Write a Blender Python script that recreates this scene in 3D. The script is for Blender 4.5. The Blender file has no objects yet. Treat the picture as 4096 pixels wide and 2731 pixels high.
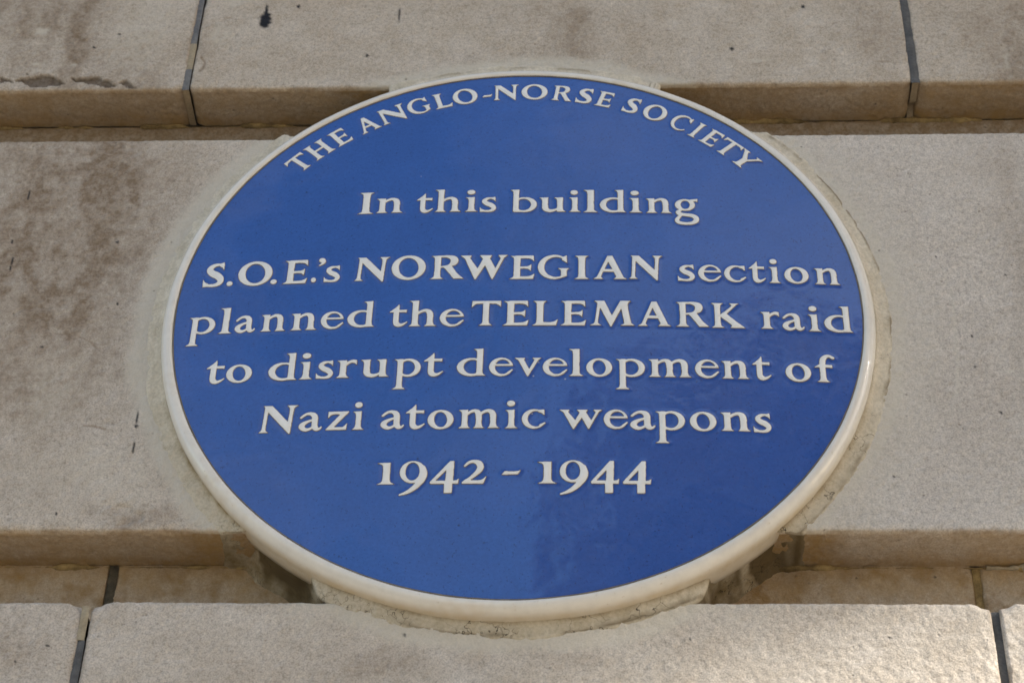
import bpy, bmesh, math, random
import numpy as np
from mathutils import Vector, Matrix, geometry

random.seed(7); rng = np.random.default_rng(7)
scene = bpy.context.scene
col = scene.collection

# ------------------------------------------------------------------ camera
HC = 2.75                       # height of the plaque centre above the pavement (m)
FPX = 8125.87                   # focal length in photo pixels (4096 wide)
PITCH, YAW, ROLL = 0.702366, -0.0576688, 0.0333060
CAM = np.array([0.0580724, -1.059572, -0.9158076])      # relative to plaque centre
_cy, _sy, _cp, _sp = math.cos(YAW), math.sin(YAW), math.cos(PITCH), math.sin(PITCH)
FWD = np.array([_sy*_cp, _cy*_cp, _sp]); _R = np.array([_cy, -_sy, 0.0]); _U = np.cross(_R, FWD)
RGT = _R*math.cos(ROLL) + _U*math.sin(ROLL); UP = -_R*math.sin(ROLL) + _U*math.cos(ROLL)
cd = bpy.data.cameras.new("camera"); cam = bpy.data.objects.new("camera", cd); col.objects.link(cam)
cd.sensor_width = 36.0; cd.lens = FPX/4096*36.0; cd.clip_start = 0.01; cd.clip_end = 500
cam.matrix_world = Matrix(((RGT[0], UP[0], -FWD[0], CAM[0]), (RGT[1], UP[1], -FWD[1], CAM[1]),
                           (RGT[2], UP[2], -FWD[2], CAM[2]+HC), (0, 0, 0, 1)))
cd.dof.use_dof = True; cd.dof.focus_distance = 1.37; cd.dof.aperture_fstop = 13.0
scene.camera = cam

# ------------------------------------------------------------------ world, sun, exposure
SUN = Vector((0.80, -0.36, 0.48)).normalized()           # towards the sun
CLOUD_AT = (0.0, 0.0, 0.0)
w = bpy.data.worlds.new("World"); scene.world = w; w.use_nodes = True
nt = w.node_tree; nt.nodes.clear()
sky = nt.nodes.new('ShaderNodeTexSky'); sky.sky_type = 'NISHITA'; sky.sun_disc = False
sky.sun_elevation = math.asin(SUN.z); sky.sun_rotation = math.atan2(SUN.x, SUN.y)
sky.air_density = 1.0; sky.dust_density = 1.0; sky.ozone_density = 1.0
bg = nt.nodes.new('ShaderNodeBackground'); bg.inputs['Strength'].default_value = 0.15
out = nt.nodes.new('ShaderNodeOutputWorld')
# thin broken cloud over the whole sky (it mirrors in the glaze)
tc = nt.nodes.new('ShaderNodeTexCoord'); cn = nt.nodes.new('ShaderNodeTexNoise'); cn.inputs['Scale'].default_value = 1.7; cn.inputs['Detail'].default_value = 7; cn.inputs['Roughness'].default_value = .55
cmap = nt.nodes.new('ShaderNodeMapping'); cmap.inputs['Location'].default_value = CLOUD_AT
cr_ = nt.nodes.new('ShaderNodeValToRGB'); cr_.color_ramp.elements[0].position = .42; cr_.color_ramp.elements[1].position = .66
cr_.color_ramp.elements[1].color = (.75, .75, .75, 1)
cm_ = nt.nodes.new('ShaderNodeMix'); cm_.data_type = 'RGBA'; cm_.inputs[7].default_value = (4.3, 4.3, 4.3, 1)
nt.links.new(tc.outputs['Generated'], cmap.inputs['Vector']); nt.links.new(cmap.outputs[0], cn.inputs['Vector']); nt.links.new(cn.outputs['Fac'], cr_.inputs['Fac'])
nt.links.new(cr_.outputs['Color'], cm_.inputs[0]); nt.links.new(sky.outputs[0], cm_.inputs[6])
nt.links.new(cm_.outputs[2], bg.inputs[0]); nt.links.new(bg.outputs[0], out.inputs[0])
sl = bpy.data.lights.new("sun", 'SUN'); sl.energy = 4.7; sl.angle = math.radians(0.53); sl.color = (1.0, 0.93, 0.82)
so = bpy.data.objects.new("sun", sl); col.objects.link(so)
so.rotation_euler = SUN.to_track_quat('Z', 'Y').to_euler(); so.location = (6, -4, 9)
scene.view_settings.view_transform = 'Standard'; scene.view_settings.look = 'None'
scene.view_settings.exposure = 1.02; scene.view_settings.gamma = 1.0

# ------------------------------------------------------------------ helpers
RB, DH, DB = 0.235, 0.013, 0.0085      # radius of the blue face, its stand-off, its doming

def dome_y(x, z, extra=0.0):
    return -(DH + DB*(1-(x*x+z*z)/(RB*RB)) + extra)

def cast(u, v):
    d = FWD + (u-2048)/FPX*RGT - (v-1365.5)/FPX*UP
    return d
def on_plane(u, v, y=0.0):
    """point of the wall plane seen at photo position u,v (x, z relative to the plaque centre)"""
    d = cast(u, v); t = (y-CAM[1])/d[1]; P = CAM+t*d
    return P[0], P[2]
def on_dome(u, v):
    y = -0.017
    for _ in range(12):
        x, z = on_plane(u, v, y); y = dome_y(x, z)
    return x, z
def project(P):
    D = P-CAM; wv = D@FWD
    return 2048+FPX*(D@RGT)/wv, 1365.5-FPX*(D@UP)/wv

def link(o, parent=None):
    col.objects.link(o)
    if parent is not None: o.parent = parent
    return o
def empty(name, loc=(0, 0, 0), label=None, cat=None, group=None):
    o = bpy.data.objects.new(name, None); o.location = loc; o.empty_display_size = 0.1
    if label: o['label'] = label
    if cat: o['category'] = cat
    if group: o['group'] = group
    return link(o)
def mesh_np(name, V, F, mat=None, smooth=True):
    V = np.asarray(V, np.float32); F = np.asarray(F, np.int32)
    m = bpy.data.meshes.new(name); n = F.shape[1]
    m.vertices.add(len(V)); m.vertices.foreach_set('co', V.ravel())
    m.loops.add(F.size); m.loops.foreach_set('vertex_index', F.ravel())
    m.polygons.add(len(F)); m.polygons.foreach_set('loop_start', np.arange(0, F.size, n, dtype=np.int32))
    m.polygons.foreach_set('loop_total', np.full(len(F), n, np.int32))
    m.update(calc_edges=True); m.validate()
    m.polygons.foreach_set('use_smooth', np.full(len(m.polygons), smooth))
    if mat: m.materials.append(mat)
    return m
def grid_faces(nu, nv, wrap_u=False):
    a = np.arange(nu if wrap_u else nu-1)[:, None]; b = np.arange(nv-1)[None, :]
    a2 = (a+1) % nu
    return np.stack([a*nv+b, a2*nv+b, a2*nv+b+1, a*nv+b+1], -1).reshape(-1, 4)
def set_attr(m, name, arr):
    a = m.color_attributes.new(name, 'FLOAT_COLOR', 'POINT'); a.data.foreach_set('color', np.asarray(arr, np.float32).ravel())

_lat = rng.random((256, 256))
def vn(x, z, s, seed=0):
    x = np.asarray(x)/s+seed*17.31; z = np.asarray(z)/s+seed*7.77
    xi = np.floor(x).astype(int); zi = np.floor(z).astype(int); fx = x-xi; fz = z-zi
    fx = fx*fx*(3-2*fx); fz = fz*fz*(3-2*fz)
    a = _lat[xi & 255, zi & 255]; b = _lat[(xi+1) & 255, zi & 255]; c = _lat[xi & 255, (zi+1) & 255]; d = _lat[(xi+1) & 255, (zi+1) & 255]
    return (a*(1-fx)+b*fx)*(1-fz)+(c*(1-fx)+d*fx)*fz
def fbm(x, z, s, seed=0, oct=4):
    t = 0; a = 1; n = 0
    for k in range(oct):
        t = t+a*vn(x, z, s/2**k, seed+k*3); n += a; a *= .55
    return t/n
def sstep(a, b, x):
    t = np.clip((x-a)/(b-a), 0, 1); return t*t*(3-2*t)

# ------------------------------------------------------------------ materials
def new_mat(name, rough=0.8, color=(0.5, 0.5, 0.5)):
    m = bpy.data.materials.new(name); m.use_nodes = True
    b = m.node_tree.nodes['Principled BSDF']; b.inputs['Roughness'].default_value = rough
    b.inputs['Base Color'].default_value = (*color, 1)
    return m, m.node_tree, b
def N(nt, t, **kw):
    n = nt.nodes.new(t)
    for k, v in kw.items(): setattr(n, k, v)
    return n
def noise(nt, vec, scale, detail=4, rough=0.6, dist=0.0):
    n = N(nt, 'ShaderNodeTexNoise'); n.inputs['Scale'].default_value = scale; n.inputs['Detail'].default_value = detail
    n.inputs['Roughness'].default_value = rough; n.inputs['Distortion'].default_value = dist
    nt.links.new(vec, n.inputs['Vector']); return n.outputs['Fac']
def ramp(nt, fac, stops):
    r = N(nt, 'ShaderNodeValToRGB'); e = r.color_ramp.elements
    while len(e) < len(stops): e.new(0.5)
    for i, (p, c) in enumerate(stops):
        e[i].position = p; e[i].color = (*c, 1) if not np.isscalar(c) else (c, c, c, 1)
    nt.links.new(fac, r.inputs['Fac']); return r.outputs['Color']
def mix(nt, a, b, fac, mode='MIX'):
    n = N(nt, 'ShaderNodeMix', data_type='RGBA', blend_type=mode)
    for s, v in ((n.inputs[6], a), (n.inputs[7], b), (n.inputs[0], fac)):
        if hasattr(v, 'links'): nt.links.new(v, s)
        elif np.isscalar(v): s.default_value = v
        else: s.default_value = (*v, 1)
    return n.outputs[2]
def math_n(nt, op, a, b=None):
    n = N(nt, 'ShaderNodeMath', operation=op)
    for s, v in ((n.inputs[0], a), (n.inputs[1], b)):
        if v is None: continue
        if hasattr(v, 'links'): nt.links.new(v, s)
        else: s.default_value = v
    return n.outputs[0]
def bump(nt, b, h, strength, dist, prev=None):
    n = N(nt, 'ShaderNodeBump'); n.inputs['Strength'].default_value = strength; n.inputs['Distance'].default_value = dist
    nt.links.new(h, n.inputs['Height'])
    if prev is not None: nt.links.new(prev, n.inputs['Normal'])
    nt.links.new(n.outputs[0], b.inputs['Normal']); return n.outputs[0]
def geo_pos(nt):
    return N(nt, 'ShaderNodeNewGeometry').outputs['Position']

# weathered limestone; vertex masks: r = brown sooty stain and shade painted into the channels, g = pale slurry, b = black mark, second layer: r = ochre dirt, g = bruise
def stone_mat():
    m, t, b = new_mat("limestone", 0.9)
    P = geo_pos(t)
    big = noise(t, P, 7, 4, .6); mid = noise(t, P, 42, 5, .65); fine = noise(t, P, 330, 4, .75); grit = noise(t, P, 900, 2, .6)
    c = mix(t, STONE_A, STONE_B, ramp(t, mid, [(.34, 0.), (.68, 1.)]))
    c = mix(t, c, STONE_C, ramp(t, big, [(.45, 0.), (.72, .55)]))
    c = mix(t, c, ramp(t, noise(t, P, 16, 4, .7), [(.3, (.90, .86, .82)), (.5, (1.0, 1.0, 1.0)), (.7, (1.04, 1.05, 1.08))]), .9, 'MULTIPLY')
    at2 = N(t, 'ShaderNodeAttribute', attribute_name='dirt'); sp2 = N(t, 'ShaderNodeSeparateColor'); t.links.new(at2.outputs['Color'], sp2.inputs[0])
    c = mix(t, c, (.60, .56, .52), sp2.outputs[1])
    c = mix(t, c, ramp(t, noise(t, P, 150, 5, .7), [(.3, .78), (.45, 1.0), (.7, 1.1)]), .8, 'MULTIPLY')
    c = mix(t, c, ramp(t, fine, [(.32, .72), (.48, 1.0), (.7, 1.2)]), .85, 'MULTIPLY')
    c = mix(t, c, ramp(t, grit, [(.35, .74), (.5, 1.02), (.66, 1.18)]), .8, 'MULTIPLY')
    at = N(t, 'ShaderNodeAttribute', attribute_name='marks'); sp = N(t, 'ShaderNodeSeparateColor'); t.links.new(at.outputs['Color'], sp.inputs[0])
    soot_shade = mix(t, (.27, .205, .145), (.16, .115, .075), ramp(t, fine, [(.3, 1.), (.6, 0.)]))
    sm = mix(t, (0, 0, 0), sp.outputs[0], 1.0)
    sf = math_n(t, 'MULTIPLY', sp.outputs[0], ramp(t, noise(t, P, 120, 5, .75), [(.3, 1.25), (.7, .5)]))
    c = mix(t, c, soot_shade, sf)
    c = mix(t, c, (.62, .58, .495), math_n(t, 'MULTIPLY', sp.outputs[1], .8))
    c = mix(t, c, (.40, .25, .088), math_n(t, 'MULTIPLY', sp2.outputs[0], ramp(t, noise(t, P, 60, 5, .7), [(.25, 1.), (.8, .35)])))
    # small pits holding dirt
    vo = N(t, 'ShaderNodeTexVoronoi'); vo.inputs['Scale'].default_value = 150; t.links.new(P, vo.inputs['Vector'])
    pit = ramp(t, math_n(t, 'ADD', vo.outputs['Distance'], math_n(t, 'MULTIPLY', noise(t, P, 400, 2), .10)), [(.13, 1.), (.22, 0.)])
    pitm = math_n(t, 'MULTIPLY', pit, ramp(t, noise(t, P, 60, 3, .7), [(.52, 0.), (.72, .75)]))
    c = mix(t, c, (.10, .075, .055), pitm)
    c = mix(t, c, (.016, .018, .024), sp.outputs[2])
    t.links.new(c, b.inputs['Base Color'])
    b.inputs['Specular IOR Level'].default_value = 0.25
    h = math_n(t, 'ADD', noise(t, P, 520, 4, .75), math_n(t, 'MULTIPLY', pitm, -1.5))
    bump(t, b, h, 0.8, 0.0012)
    return m
STONE_A = (.425, .36, .28); STONE_B = (.555, .50, .43); STONE_C = (.46, .40, .325)

def mortar_mat(name, ca, cb, cracks=False, yellow=None):
    m, t, b = new_mat(name, 0.92)
    P = geo_pos(t)
    c = mix(t, ca, cb, ramp(t, noise(t, P, 60, 5, .7), [(.35, 0.), (.65, 1.)]))
    c = mix(t, c, ramp(t, noise(t, P, 500, 3, .7), [(.3, .72), (.6, 1.08)]), .7, 'MULTIPLY')
    h = noise(t, P, 350, 4, .7)
    if cracks:
        at = N(t, 'ShaderNodeAttribute', attribute_name='marks'); sp = N(t, 'ShaderNodeSeparateColor'); t.links.new(at.outputs['Color'], sp.inputs[0])
        c = mix(t, c, (.19, .13, .045), math_n(t, 'MULTIPLY', sp.outputs[0], ramp(t, noise(t, P, 45, 4, .7), [(.3, 1.), (.75, .25)])))
        c = mix(t, c, (.12, .085, .04), sp.outputs[1])
        vo = N(t, 'ShaderNodeTexVoronoi', feature='DISTANCE_TO_EDGE'); vo.inputs['Scale'].default_value = 55
        sc_ = 0
        wv = N(t, 'ShaderNodeVectorMath', operation='ADD'); t.links.new(P, wv.inputs[0])
        nz = N(t, 'ShaderNodeTexNoise'); nz.inputs['Scale'].default_value = 120; t.links.new(P, nz.inputs['Vector'])
        sc = N(t, 'ShaderNodeVectorMath', operation='SCALE'); sc.inputs['Scale'].default_value = .03; t.links.new(nz.outputs['Color'], sc.inputs[0]); t.links.new(sc.outputs[0], wv.inputs[1])
        t.links.new(wv.outputs[0], vo.inputs['Vector'])
        cr = ramp(t, vo.outputs['Distance'], [(.006, 1.), (.016, 0.)])
        cm = math_n(t, 'MULTIPLY', cr, math_n(t, 'MULTIPLY', sp.outputs[2], ramp(t, noise(t, P, 30, 3), [(.45, 0.), (.54, 1.)])))
        c = mix(t, c, (.028, .02, .012), cm)
        h = math_n(t, 'ADD', h, math_n(t, 'MULTIPLY', cm, -3.0))
    t.links.new(c, b.inputs['Base Color']); b.inputs['Specular IOR Level'].default_value = 0.25
    bump(t, b, h, 0.6, 0.0007)
    return m

def blue_mat():
    m, t, b = new_mat("blue_glaze", 0.16)
    P = geo_pos(t)
    c = mix(t, (.0185, .079, .325), (.0225, .093, .372), ramp(t, noise(t, P, 22, 5, .65), [(.3, 0.), (.7, 1.)]))
    c = mix(t, c, ramp(t, noise(t, P, 420, 3, .7), [(.3, .86), (.7, 1.12)]), .8, 'MULTIPLY')
    spk = ramp(t, noise(t, P, 620, 2, .5), [(.30, 1.), (.36, 0.)])
    c = mix(t, c, (.006, .02, .09), math_n(t, 'MULTIPLY', spk, .55))
    vo = N(t, 'ShaderNodeTexVoronoi'); vo.inputs['Scale'].default_value = 60; t.links.new(P, vo.inputs['Vector'])
    dot = math_n(t, 'MULTIPLY', ramp(t, vo.outputs['Distance'], [(.03, 1.), (.06, 0.)]), ramp(t, noise(t, P, 14, 1), [(.6, 0.), (.64, .7)]))
    c = mix(t, c, (.004, .008, .03), dot)
    ap = N(t, 'ShaderNodeAttribute', attribute_name='pool'); spp = N(t, 'ShaderNodeSeparateColor'); t.links.new(ap.outputs['Color'], spp.inputs[0])
    c = mix(t, c, (.010, .055, .33), math_n(t, 'MULTIPLY', spp.outputs[0], .45))
    vo2 = N(t, 'ShaderNodeTexVoronoi'); vo2.inputs['Scale'].default_value = 48; t.links.new(P, vo2.inputs['Vector'])
    sp_ = math_n(t, 'MULTIPLY', ramp(t, vo2.outputs['Distance'], [(.02, 1.), (.04, 0.)]), ramp(t, noise(t, P, 11, 1), [(.58, 0.), (.62, .6)]))
    c = mix(t, c, (.45, .45, .5), sp_)
    t.links.new(c, b.inputs['Base Color'])
    b.inputs['IOR'].default_value = 1.6
    rr = ramp(t, noise(t, P, 30, 4), [(.3, .03), (.7, .07)]); t.links.new(rr, b.inputs['Roughness'])
    n1 = bump(t, b, noise(t, P, 260, 2, .6), 0.05, 0.0005)
    bump(t, b, noise(t, P, 22, 3, .5), 0.5, 0.0016, n1)
    return m
def white_glaze_mat(name="white_glaze"):
    m, t, b = new_mat(name, 0.08)
    P = geo_pos(t)
    c = mix(t, (.74, .705, .635), (.66, .63, .57), ramp(t, noise(t, P, 90, 5, .7), [(.4, 0.), (.75, 1.)]))
    sp = ramp(t, noise(t, P, 260, 4, .7), [(.27, 1.), (.35, 0.)])
    c = mix(t, c, (.40, .30, .18), math_n(t, 'MULTIPLY', sp, .5))
    at = N(t, 'ShaderNodeAttribute', attribute_name='marks'); sp3 = N(t, 'ShaderNodeSeparateColor'); t.links.new(at.outputs['Color'], sp3.inputs[0])
    c = mix(t, c, (.50, .36, .17), math_n(t, 'MULTIPLY', sp3.outputs[0], ramp(t, noise(t, P, 40, 5, .7), [(.25, 1.), (.75, .3)])))
    st = math_n(t, 'MULTIPLY', ramp(t, noise(t, P, 16, 4, .7), [(.58, 0.), (.7, 1.)]), .35)
    c = mix(t, c, (.55, .42, .26), st)
    t.links.new(c, b.inputs['Base Color']); b.inputs['IOR'].default_value = 1.5
    bump(t, b, noise(t, P, 120, 3, .6), 0.25, 0.0006)
    return m
M_STONE = stone_mat()
M_COLLAR = mortar_mat("collar_mortar", (.66, .60, .49), (.54, .48, .37), cracks=True)
M_GREY = mortar_mat("grey_joint_mortar", (.075, .078, .082), (.14, .14, .14))
M_DARK = mortar_mat("dark_joint_mortar", (.045, .04, .03), (.13, .11, .075))
M_OCHRE = mortar_mat("ochre_bed_mortar", (.40, .29, .13), (.13, .09, .04))
M_BUFF = mortar_mat("buff_joint_mortar", (.40, .345, .25), (.30, .25, .17))
M_GREYP = mortar_mat('pale_grey_joint_mortar', (.12, .125, .135), (.20, .20, .20)); M_SOFF = mortar_mat('stained_joint_mortar', (.34, .265, .17), (.26, .20, .125))
M_BLUE = blue_mat(); M_WHITE = white_glaze_mat()
def letter_mats():
    m, t, b = new_mat("white_letter_glaze", 0.18); P = geo_pos(t)
    c = mix(t, (.82, .815, .78), (.74, .73, .69), ramp(t, noise(t, P, 160, 4, .7), [(.35, 0.), (.75, 1.)]))
    t.links.new(c, b.inputs['Base Color']); bump(t, b, noise(t, P, 300, 2), .15, .0005)
    m2, t, b = new_mat("brown_outline_slip", 0.45); P = geo_pos(t)
    c = mix(t, (.20, .165, .11), (.09, .08, .07), ramp(t, noise(t, P, 200, 4, .7), [(.35, 0.), (.65, 1.)]))
    t.links.new(c, b.inputs['Base Color'])
    return m, m2
M_LET, M_SLIP = letter_mats()

# ------------------------------------------------------------------ the stone wall
wall = empty('stone_wall', (0, 0, HC), 'pale weathered limestone wall of chamfer-jointed blocks behind the blue plaque', 'wall')
REB = 0.039                       # depth of the sunk channels
ZT = {'low': (-0.586, -0.2278), 'mid': (-0.1752, 0.1838), 'top': (0.2385, 0.597)}
GAP = 0.0548

# marks on the faces: (u, v, ru, rv, strength, kind) in photo positions on the wall plane
def E(u, v, ru, rv):
    x, z = on_plane(u, v); x1, _ = on_plane(u+ru, v); _, z1 = on_plane(u, v-rv); return x, z, abs(x1-x), abs(z1-z)
SOOT = [E(*a)+(s,) for *a, s in [
    (270, 900, 440, 640, .78), (430, 760, 180, 340, .95), (250, 1150, 160, 420, .35), (90, 800, 190, 330, .42), (480, 1120, 130, 330, .42), (60, 1380, 240, 330, .58), (330, 1330, 260, 240, .30),
    (100, 1980, 240, 100, .22), (620, 640, 120, 110, .22), (310, 120, 90, 260, .72), (150, 60, 330, 130, .52), (110, 250, 230, 140, .28), (850, 170, 60, 90, .22),
    (2290, 140, 120, 90, .42), (2200, 60, 340, 70, .16), (3500, 120, 150, 160, .26), (4040, 160, 150, 280, .50), (3850, 90, 150, 140, .16),
    (4070, 1000, 110, 520, .26), (3900, 1560, 200, 300, .14), (520, 2060, 170, 60, .42), (1500, 2650, 260, 80, .26), (2260, 2620, 180, 70, .18), (60, 2560, 160, 160, .22), (3330, 2470, 300, 25, .2)]]
PALE = [E(*a)+(s,) for *a, s in [
    (165, 125, 35, 14, .9), (150, 255, 22, 6, 1.), (295, 254, 16, 5, 1.), (140, 286, 40, 9, .8), (560, 130, 120, 130, .45), (880, 145, 40, 40, .7), (940, 10, 40, 20, .6),
    (200, 1560, 120, 140, .35), (350, 1900, 330, 120, .3), (4060, 1478, 60, 5, 1.), (3960, 1003, 22, 3, .8), (4030, 270, 12, 90, .5), (3040, 240, 45, 8, .7),
    (490, 2592, 28, 6, .5), (3150, 2080, 300, 60, .25), (780, 560, 200, 20, .4), (2900, 2430, 200, 50, .35), (1250, 2430, 120, 60, .5)]]
BLACK = [E(*a) for a in [(1062, 82, 21, 27), (1064, 48, 6, 24), (1058, 95, 18, 18), (1195, 27, 6, 6), (1597, 62, 4, 22), (1467, 223, 6, 6), (3213, 27, 6, 5), (2927, 196, 8, 7),
    (47, 967, 4, 6), (48, 1045, 4, 14), (42, 1072, 4, 8), (470, 968, 5, 4), (115, 780, 4, 18), (544, 1704, 7, 4), (549, 1672, 3, 22), (535, 1790, 4, 18),
    (3889, 1342, 4, 5), (3903, 1467, 4, 3), (4003, 1648, 4, 4), (3559, 2548, 6, 5), (225, 2054, 4, 4), (1616, 2538, 5, 5), (2760, 2556, 4, 4), (470, 1215, 3, 3), (376, 190, 4, 4), (478, 136, 4, 4), (167, 1390, 4, 4),
    (3745, 1025, 3, 3), (4022, 1100, 3, 3), (190, 2580, 4, 4), (60, 2640, 3, 3), (2840, 1955, 3, 3), (3575, 1905, 3, 3), (660, 1660, 3, 3)]]
LINES = [([(200, 1332), (260, 1338), (320, 1348), (365, 1368), (386, 1392)], .5, .6), ([(55, 1258), (75, 1240), (125, 1231), (200, 1236)], .5, .5),
         ([(338, 1702), (380, 1704), (420, 1716)], .4, .6), ([(805, 230), (820, 250), (812, 275), (800, 283)], .5, .6), ([(895, 73), (930, 73)], .35, .5),
         ([(3495, 247), (3560, 248)], .4, .4)]
SCARS = [([(60, 320), (110, 303), (205, 300), (262, 336), (225, 343), (130, 340)], .0022), ([(290, 318), (310, 303), (430, 315), (468, 345), (400, 347)], .0022),
         ([(470, 340), (490, 326), (535, 333), (548, 347), (500, 350)], .0018), ([(0, 315), (20, 315), (60, 325), (20, 332), (0, 330)], .0015)]
def seg_dist(x, z, a, b):
    ax, az = a; bx, bz = b; dx, dz = bx-ax, bz-az; L = dx*dx+dz*dz+1e-12
    t = np.clip(((x-ax)*dx+(z-az)*dz)/L, 0, 1); return np.hypot(x-ax-t*dx, z-az-t*dz)
def inside(x, z, P):
    c = np.zeros(np.shape(x), bool); n = len(P)
    for i in range(n):
        x0, z0 = P[i]; x1, z1 = P[(i+1) % n]
        if z0 == z1: continue
        k = ((z0 > z) != (z1 > z)) & (x < (x1-x0)*(z-z0)/(z1-z0)+x0); c ^= k
    return c
def blob(x, z, L):
    t = np.zeros_like(x)
    for (cx, cz, rx, rz, s) in L:
        d = np.hypot((x-cx)/rx, (z-cz)/rz)
        near = d < 2.2
        if near.any(): t = np.maximum(t, s*sstep(1.6, .2, d))
    return t

def build_stone(x0, x1, zb, zt, fine_z, tint=.1):
    """one block: soffit, face, ledge and the sunk band above it; returns vertices in wall space"""
    rx = 0.0022
    # profile (y, z, ny, nz, kind) kind 0 soffit 1 face 2 ledge 3 sunk back
    pr = []
    def add(y, z, ny, nz, k): pr.append((y, z, ny, nz, k))
    for y in np.linspace(REB, 0.004, 28): add(y, zb, 0, -1, 0)
    r = .003
    for a in np.linspace(0, math.pi/2, 5): add(r-r*math.sin(a), zb+r-r*math.cos(a), -math.sin(a), -math.cos(a), 1)
    step_f, step_c = .00125, .008
    z = zb+r
    while z < zt-.0035:
        z += step_f if fine_z[0] < z < fine_z[1] else step_c
        if z < zt-.0032: add(0, z, -1, 0, 1)
    for a in np.linspace(0, math.pi/2, 5): add(r-r*math.cos(a), zt-r+r*math.sin(a), -math.cos(a), math.sin(a), 1)
    for y in np.linspace(.008, REB-.002, 5): add(y, zt, 0, 1, 2)
    for zz in np.arange(zt+.001, zt+GAP-.0005, .0018): add(REB, zz, -1, 0, 3)
    pr = np.array(pr)
    xs = [x0]; x = x0
    while x < x1-.0006:
        fine = -.43 < x < .42
        st = step_f if fine else .008
        if x-x0 < .012 or x1-x < .012: st = min(st, .0009)
        x = min(x+st, x1); xs.append(x)
    xs = np.array(xs)
    X = xs[:, None]*np.ones(len(pr))[None]; Y = np.broadcast_to(pr[:, 0], X.shape).copy(); Z = np.broadcast_to(pr[:, 1], X.shape).copy()
    NY = np.broadcast_to(pr[:, 2], X.shape); NZ = np.broadcast_to(pr[:, 3], X.shape); K = np.broadcast_to(pr[:, 4], X.shape)
    A = Z+Y*1.0                                         # unrolled coordinate for noise
    seed = int((x0*97+zb*31)*10) % 23
    face = (K == 1); sof = (K == 0); back = (K == 3)
    edge = np.minimum(X-x0, x1-X)
    d = -.0006+.0009*fbm(X, A, .09, seed, 3)
    d += .00045*(fbm(X, A, .0048, 3, 3)-.5)+.00075*(vn(X, A, .0026, 5)-.5)
    # worn arrises
    ez = np.minimum(np.abs(Z-zb), np.abs(Z-zt))
    wear = sstep(.006, 0, ez)*(.0011*sstep(.52, .72, fbm(X, A, .014, 11, 5))+.0002)*np.where(np.abs(Z-zt) < .02, .15, 1.)
    d -= np.where(face, wear, 0)
    we = sstep(.006, 0, edge)*(.0012*sstep(.45, .75, fbm(A, X, .018, 12+seed, 4)))
    d -= we
    q = np.clip(edge/rx, 0, 1); d -= rx*.7*(1-np.sqrt(1-(1-q)**2))
    # broken corner at the head of the block
    cz = sstep(.009, 0, np.abs(Z-zt))*sstep(.012, 0, edge); d -= np.where(K != 3, .0042*cz, 0)
    cz = sstep(.006, 0, np.abs(Z-zb))*sstep(.008, 0, edge); d -= np.where(K != 3, .002*cz, 0)
    marks = np.zeros(X.shape+(4,)); marks[..., 3] = 1; dirt = np.zeros(X.shape+(4,)); dirt[..., 3] = 1
    warp = (fbm(X, A*.5, .03, 21, 5)-.5)*.035; warp2 = (fbm(X, A*.5, .03, 27, 4)-.5)*.05
    fine_n = .6*fbm(X, A*.35, .012, 31, 5)+.4*fbm(X, A, .007, 32, 3)
    soot_shade = blob(X+warp, Z+warp2, SOOT)*(.75+.75*sstep(.35, .65, fine_n))
    soot_shade = np.where(K == 1, soot_shade, 0)
    soot_shade = np.maximum(soot_shade, np.where(face, sstep(.004, 0, np.abs(Z-zb))*.55*sstep(.4, .65, fbm(X, A, .02, 41, 3)), 0))
    soot_shade = np.maximum(soot_shade, sstep(.004, 0, edge)*.5*sstep(.4, .6, fbm(X, A, .02, 43, 3)))
    pale = np.where(face, blob(X+warp*.12, Z+warp2*.12, PALE), 0)*sstep(.25, .6, fbm(X, A, .004, 33, 3))
    rr = np.hypot(X, Z-.003)
    rim_n = .007*(fbm(X, Z, .03, 51, 3)-.5)
    pale = np.maximum(pale, np.where(face, sstep(.272, .262, rr+rim_n*1.6)*.85, 0))
    arc = sstep(.0022, .0003, np.abs(rr-.3005+rim_n*1.1))*sstep(.14, .2, X)*sstep(.1, .02, np.abs(Z+.02))*.5
    pale = np.maximum(pale, np.where(face, arc, 0))
    pale = np.maximum(pale, np.where(face & (X > .2), sstep(.302, .27, rr)*.35, 0))
    soot_shade = soot_shade*(1-.8*sstep(.274, .264, rr))
    blk = np.zeros_like(X)
    jag = (vn(X, Z, .0025, 61)-.5)*.5
    for (cx, cz_, ax, az) in BLACK:
        dd = np.hypot((X-cx)/(ax+.0001), (Z-cz_)/(az+.0001))+jag; blk = np.maximum(blk, sstep(1.35, .8, dd))
    blk = np.where(face, blk, 0)
    for pts, wd, st in LINES:
        pp = [on_plane(*p_) for p_ in pts]
        for a, b in zip(pp[:-1], pp[1:]):
            dd = seg_dist(X, Z, a, b)
            if dd.min() < .01:
                k = sstep(.0016, .0003, dd)*face; soot_shade = np.maximum(soot_shade, k*st*1.3); d -= .0004*k
    scar = np.zeros_like(X)
    for pts, dep in SCARS:
        pp = [on_plane(*p_) for p_ in pts]
        jx = (vn(X, Z, .006, 71)-.5)*.005; jz = (vn(X, Z, .005, 73)-.5)*.005
        if x0 < pp[0][0]+.2 and x1 > pp[0][0]-.2 and zb < pp[0][1] < zt:
            k = inside(X+jx, Z+jz, pp) & face
            soot_shade = np.where(k, 1.2, soot_shade); pale = np.where(k, 0, pale); scar = np.maximum(scar, k*.38); d -= np.where(k, dep+.0006*vn(X, Z, .004, 75), 0)
    # spalled shelly patch on the lower edge of the left middle block
    cx, cz_, ax, az = E(510, 2050, 150, 70)
    k = sstep(1.2, .3, np.hypot((X-cx)/ax, (Z-cz_)/az))*face; d -= k*.0016*sstep(.5, .62, vn(X, Z, .0065, 77))
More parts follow.
